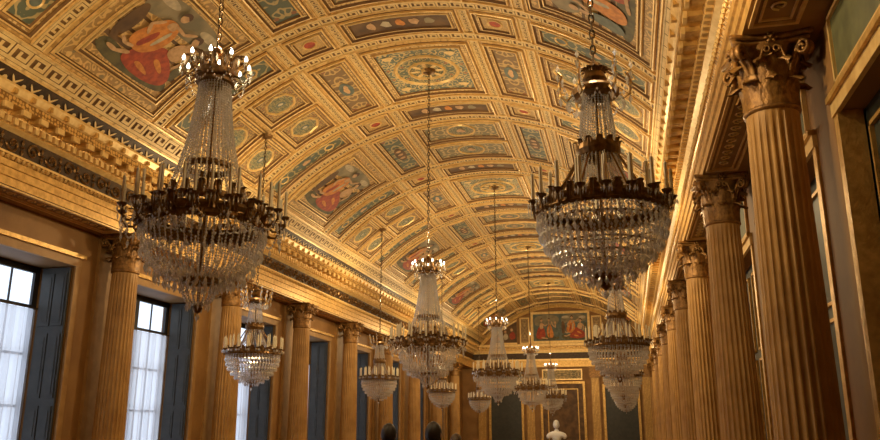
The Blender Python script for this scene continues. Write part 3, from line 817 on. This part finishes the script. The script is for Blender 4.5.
def chandB(ztop):
    mb=MB(); g='gilt_dark'
    chain(mb,1.5,ztop)
    mb.tube([(0,0,-.6),(0,0,1.5)],.016,g,6)
    mb.lathe([(.0,1.52),(.04,1.48),(.08,1.40),(.12,1.30),(.09,1.25),(.19,1.22),(.23,1.18),(.22,1.13),(.13,1.11)],g,20)
    for k in range(12):
        a=k*pi/6; ca,sa=math.cos(a),math.sin(a)
        mb.leaf(a,.08,1.22,.2,.09,.06,g,6)
        if k%2==0:
            P=[(.2,1.18),(.27,1.10),(.33,1.15),(.34,1.28),(.31,1.36),(.35,1.40)]
            mb.tube([(r*ca,r*sa,z) for r,z in P],.012,'gold_bright',4)
            for j,(r,z) in enumerate(P[1:]): mb.bead((r*ca,r*sa,z-.06),.02,.055)
            for j in range(5):
                mb.bead(((.35-.02*j)*ca,(.35-.02*j)*sa,1.36-.05*j),.017,.03)
            mb.bead((.35*ca,.35*sa,1.44),.022,.045)
        for j in range(8):
            t=j/7; q=a+t*pi/6; mb.bead((.26*math.cos(q),.26*math.sin(q),1.10-.09*math.sin(pi*t)),.013,.018)
    for k in range(26):
        a=2*pi*k/26
        string(mb,lambda t:(.12+.06*t,1.12-.5*t),19,.013,.018,a)
    mb.lathe([(.17,.64),(.205,.62),(.21,.57),(.195,.52),(.17,.50)],g,24)
    for k in range(12): mb.leaf(2*pi*k/12,.20,.56,.11,.09,.03,g,6)
    for k in range(32):
        a=2*pi*k/32
        string(mb,lambda t:(.18+.10*t+.30*t**5,.52-.46*t),22,.014,.019,a)
    mb.lathe([(.55,.05),(.585,.06),(.60,.03),(.585,0),(.60,-.04),(.57,-.06),(.54,-.05)],g,40)
    for k in range(18):
        a=2*pi*k/18; ca,sa=math.cos(a),math.sin(a)
        mb.leaf(a,.595,-.02,.15,.11,.04,g,7)
        a2=a+pi/18
        mb.tube([(.59*math.cos(a2),.59*math.sin(a2),-.02),(.62*math.cos(a2),.62*math.sin(a2),-.05),(.635*math.cos(a2),.635*math.sin(a2),.03)],.011,g,4)
        candle(mb,a2,.635,.03,.25)
    for k in range(12): candle(mb,2*pi*k/12,.46,.06,.27)
    for k in range(12):
        a=2*pi*k/12; mb.tube([(.2*math.cos(a),.2*math.sin(a),.5),(.42*math.cos(a),.42*math.sin(a),.12),(.57*math.cos(a),.57*math.sin(a),.02)],.011,g,4)
    tiers=((.59,-.05,50),(.57,-.15,50),(.53,-.25,46),(.46,-.35,40),(.37,-.44,34),(.27,-.52,26),(.15,-.58,16))
    for lv,(r,z,c) in enumerate(tiers):
        mb.tube([(r*math.cos(2*pi*i/36),r*math.sin(2*pi*i/36),z) for i in range(36)],.007,g,4,closed=True)
        for k in range(c):
            a=2*pi*(k+.5*(lv%2))/c; x,y=r*math.cos(a),r*math.sin(a)
            mb.bead((x,y,z-.02),.015,.022); mb.bead((x,y,z-.055),.015,.02); mb.bead((x,y,z-.11),.022,.045)
    for k in range(48):
        a=2*pi*k/48
        string(mb,lambda t:(.10+.46*math.cos(t*pi/2)**.8,-.06-.52*math.sin(t*pi/2)),22,.014,.02,a)
    mb.lathe([(.10,-.60),(.13,-.62),(.10,-.65),(.03,-.68),(.05,-.72),(.0,-.76)],g,14); mb.bead((0,0,-.79),.03,.05)
    return mb
def vault_h(x): return ZC+math.sqrt(RV**2-(x-XV)**2)
hA1=EYE+2.03; hA=EYE+1.75; hB1=EYE+1.97; hB=EYE+1.66
xr,xl=-.14,-8.1; xc=-4.08
cA1=chandA(vault_h(xc)-hA1-.05).mesh('chandelier_grand_near'); cA=chandA(vault_h(xc)-hA-.05).mesh('chandelier_grand')
cB1=chandB(vault_h(xr)-hB1-.05).mesh('chandelier_side_near'); cB=chandB(vault_h(xr)-hB-.05).mesh('chandelier_side')
lamps=[]
for k,y in enumerate((7.0,16.4,25.8,35.2,44.6)):
    obj('crystal_chandelier',cA1 if k==0 else cA,None,(xc,y,hA1 if k==0 else hA),(0,0,.2*k))
    yy=7.2 if k==0 else y
    obj('crystal_chandelier',cB1 if k==0 else cB,None,(xr,yy,hB1 if k==0 else hB),(0,0,.3*k+.1))
    obj('crystal_chandelier',cB1 if k==0 else cB,None,(xl,yy,hB1 if k==0 else hB),(0,0,.25*k))
    lamps.append((xc,y)); lamps.append((xr,yy)); lamps.append((xl,yy))

# ---------------------------------------------------------------- people
def skin_obj(name,joints,edges,root,sub=2):
    me=bpy.data.meshes.new(name); me.from_pydata([j[0] for j in joints],edges,[])
    o=bpy.data.objects.new(name,me); sc.collection.objects.link(o)
    md=o.modifiers.new('s','SKIN'); md.use_smooth_shade=True
    for i,j in enumerate(joints):
        r=j[1]; me.skin_vertices[0].data[i].radius=(r if isinstance(r,tuple) else (r,r))
        me.skin_vertices[0].data[i].use_root=(i==root)
    s=o.modifiers.new('u','SUBSURF'); s.levels=sub; s.render_levels=sub
    dg=bpy.context.evaluated_depsgraph_get(); dg.update()
    res=bpy.data.meshes.new_from_object(o.evaluated_get(dg))
    bpy.data.objects.remove(o); return res
def head_parts(mb,c,hair,face,skinm,facing=1,longhair=False):
    n,m=28,20; vs=[];fs=[];mats=[]
    for j in range(m+1):
        ph=pi*j/m
        for i in range(n):
            th=2*pi*i/n; x=math.sin(ph)*math.cos(th); y=math.sin(ph)*math.sin(th); z=math.cos(ph)
            sx,sy,sz=.076,.096,.118
            if z<-.1: k=1-.30*min(1,(-z-.1)/.9); sx*=k; sy*=.97
            X_,Y_,Z_=x*sx,y*sy,z*sz
            if y>.6:
                if abs(x)<.18 and -.25<z<.1: Y_+=.022*(1-abs(x)/.18)*(1-abs(z+.12)/.22)
                if .12<abs(x)<.55 and -.02<z<.22: Y_-=.008
                if abs(x)<.3 and -.5<z<-.38: Y_+=.005
                if abs(x)<.3 and z<-.75: Y_+=.008
            vs.append((c[0]+X_*facing,c[1]+Y_*facing,c[2]+Z_))
    for j in range(m):
        for i in range(n):
            k=(i+1)%n; fs.append((j*n+i,j*n+k,(j+1)*n+k,(j+1)*n+i))
    mb.add(vs,fs,skinm)
    for s in (-1,1):
        vs=[];fs=[]
        for j in range(7):
            ph=pi*j/6
            for i in range(8):
                th=2*pi*i/8
                vs.append((c[0]+s*.078+.012*math.sin(ph)*math.cos(th),c[1]-.005*facing+.018*math.sin(ph)*math.sin(th),c[2]-.01+.032*math.cos(ph)))
        for j in range(6):
            for i in range(8):
                k=(i+1)%8; fs.append((j*8+i,j*8+k,(j+1)*8+k,(j+1)*8+i))
        mb.add(vs,fs,skinm)
        if skinm=='skin': mb.bead((c[0]+s*.030,c[1]+facing*.086,c[2]+.008),.010,.007,'hair_dark')
    if skinm=='skin':
        mb.tube([(c[0]-.022,c[1]+facing*.088,c[2]-.052),(c[0],c[1]+facing*.094,c[2]-.050),(c[0]+.022,c[1]+facing*.088,c[2]-.052)],.005,'paint_red',5)
    vs=[];fs=[];idx={}
    for j in range(m+1):
        ph=pi*j/m
        for i in range(n):
            th=2*pi*i/n; x=math.sin(ph)*math.cos(th); y=math.sin(ph)*math.sin(th); z=math.cos(ph)
            w=1.10+.02*math.sin(9*th+3*ph)+.015*math.sin(17*th)
            lo=(-.62 if y<0 else (.35+.25*y if y>.3 else -.35+2.3*y))
            if longhair: lo=(-1.1 if y<.05 else (.40 if y>.5 else -.5))
            zz=z*.118*w
            if longhair and y<.25 and z<-.2: zz=z*.118*w-.10*(-z-.2)
            if z<lo: w=.90; zz=z*.118*w
            sx,sy=.078,.098
            vs.append((c[0]+x*sx*w*facing,c[1]+y*sy*w*facing,c[2]+zz))
    for j in range(m):
        for i in range(n):
            k=(i+1)%n; fs.append((j*n+i,j*n+k,(j+1)*n+k,(j+1)*n+i))
    mb.add(vs,fs,hair)
def person(name,loc,h,hair,topm,botm,facing=1,longhair=False,turn=0.0):
    s=h/1.75
    J=[];E=[]
    def j(p,r,par=None):
        J.append((Vector(p),r)); 
        if par is not None: E.append((par,len(J)-1))
        return len(J)-1
    pel=j((0,0,.95),(.155,.115)); sp=j((0,0,1.12),(.135,.105),pel); ch=j((0,-.01,1.32),(.165,.115),sp); nb=j((0,-.01,1.46),(.075,.07),ch); nk=j((0,.01,1.53),(.055,.055),nb); hd=j((0,.01,1.58),(.05,.05),nk)
    for sd in (-1,1):
        sh=j((sd*.17,-.01,1.41),(.068,.068),ch); el=j((sd*.24,-.03,1.12),(.046,.046),sh); wr=j((sd*.25,.05,.88),(.028,.030),el)
        pm=j((sd*.25,.07,.82),(.030,.020),wr)
        for q,(dy,L) in enumerate(((-.028,.060),(-.010,.074),(.010,.078),(.028,.070))):
            a=j((sd*.25,.075+dy,.775),(.009,.009),pm); b_=j((sd*.245,.08+dy,.775-L*.5),(.0085,.0085),a); j((sd*.232,.085+dy,.775-L),(.007,.007),b_)
        a=j((sd*.235,.11,.82),(.010,.010),pm); j((sd*.225,.13,.785),(.009,.009),a)
        hp=j((sd*.095,0,.88),(.09,.095),pel); kn=j((sd*.10,.02,.50),(.062,.062),hp); an=j((sd*.10,-.01,.10),(.042,.045),kn); bt=j((sd*.105,.06,.05),(.042,.035),an); j((sd*.11,.14,.035),(.038,.028),bt)
    me=skin_obj(name+'_tmp',J,E,0)
    mb=MB()
    vs=[tuple(v.co) for v in me.vertices]
    mb.v=list(vs)
    for p in me.polygons:
        z=p.center.z; x=abs(p.center.x)
        mb.f.append(tuple(p.vertices)); mb.uv.append(None)
        if z>1.49: mt='skin'
        elif x>.19 and z<.90: mt='skin'
        elif z<.09: mt='cloth_black'
        elif z<.93: mt=botm
        else: mt=topm
        mb.m.append(mt)
    zmin=min(v[2] for v in vs)
    head_parts(mb,(0,.02,1.635),hair,None,'skin',1,longhair)
    me2=mb.mesh(name,smooth='all')
    o=obj(name,me2,None,(loc[0],loc[1],-zmin*s+.0),(0,0,turn)); o.scale=(s,s,s)
    return o
person('standing_person',(-2.58,8.6),1.715,'hair_dark','cloth_black','cloth_navy',turn=.15)
person('standing_person',(-1.96,8.1),1.725,'hair_dark','cloth_navy','cloth_black',turn=-.1,longhair=True)
person('standing_person',(-2.12,10.0),1.60,'hair_brown','cloth_wine','cloth_navy',turn=.3,longhair=True)

mb=MB(); PZ=-.2
mb.box(-.34,.34,-.34,.34,0,.12,'marble_ped'); mb.box(-.27,.27,-.27,.27,.12,1.15+PZ,'marble_ped'); mb.box(-.33,.33,-.33,.33,1.15+PZ,1.24+PZ,'marble_ped')
mb.lathe([(.18,0),(.19,.04),(.12,.07),(.10,.12),(.14,.17)],'marble_white',24,(0,0,1.24+PZ))
J=[(Vector((0,0,1.42)),(.16,.13)),(Vector((0,0,1.58)),(.24,.16)),(Vector((0,.0,1.72)),(.16,.12)),(Vector((0,-.01,1.80)),(.085,.085)),(Vector((0,-.02,1.90)),(.08,.08)),
   (Vector((-.27,0,1.66)),(.12,.11)),(Vector((-.34,0,1.54)),(.09,.09)),(Vector((.27,0,1.66)),(.12,.11)),(Vector((.34,0,1.54)),(.09,.09))]
me=skin_obj('bust_tmp',J,[(0,1),(1,2),(2,3),(3,4),(2,5),(5,6),(2,7),(7,8)],0)
o_=len(mb.v); mb.v.extend((v.co.x,v.co.y,v.co.z+PZ) for v in me.vertices)
for p in me.polygons: mb.f.append(tuple(o_+k for k in p.vertices)); mb.m.append('marble_white'); mb.uv.append(None)
tmp=MB(); head_parts(tmp,(0,0,0),'marble_white',None,'marble_white',-1)
o_=len(mb.v); mb.v.extend((x*1.35,y*1.35-.02,z*1.35+2.03+PZ) for x,y,z in tmp.v)
for f in tmp.f: mb.f.append(tuple(o_+k for k in f)); mb.m.append('marble_white'); mb.uv.append(None)
obj('marble_bust',mb.mesh('marble_bust',smooth=('marble_white',)),None,(-2.62,30.0,0))

# ---------------------------------------------------------------- lights
def point(name,loc,e,col,r=.12):
    l=bpy.data.lights.new(name,'POINT'); l.energy=e; l.color=col; l.shadow_soft_size=r
    o=bpy.data.objects.new(name,l); sc.collection.objects.link(o); o.location=loc; return o
for (x,y) in lamps:
    z=EYE+4.15 if x==xc else EYE+4.3
    near=.85 if y<8 else 1.0
    point('crown_and_fill_light',(x+.0,y+.12,z),(345 if x==xc else 170)*near,(1,.75,.41),.08)  # centre row stands for crown bulbs; side rows are added fill, no bulbs there
w=bpy.data.worlds.new('World'); sc.world=w; w.use_nodes=True
bg=w.node_tree.nodes['Background']; bg.inputs[0].default_value=(.72,.83,1,1); bg.inputs[1].default_value=1.7

# ---------------------------------------------------------------- camera
cam=bpy.data.cameras.new('camera'); co=bpy.data.objects.new('camera',cam); sc.collection.objects.link(co)
cam.sensor_width=36; cam.lens=36*790/880; cam.clip_end=300
co.location=(0,0,EYE)
co.rotation_euler=(pi/2+math.atan(210/790),0,math.radians(13.1))
sc.camera=co
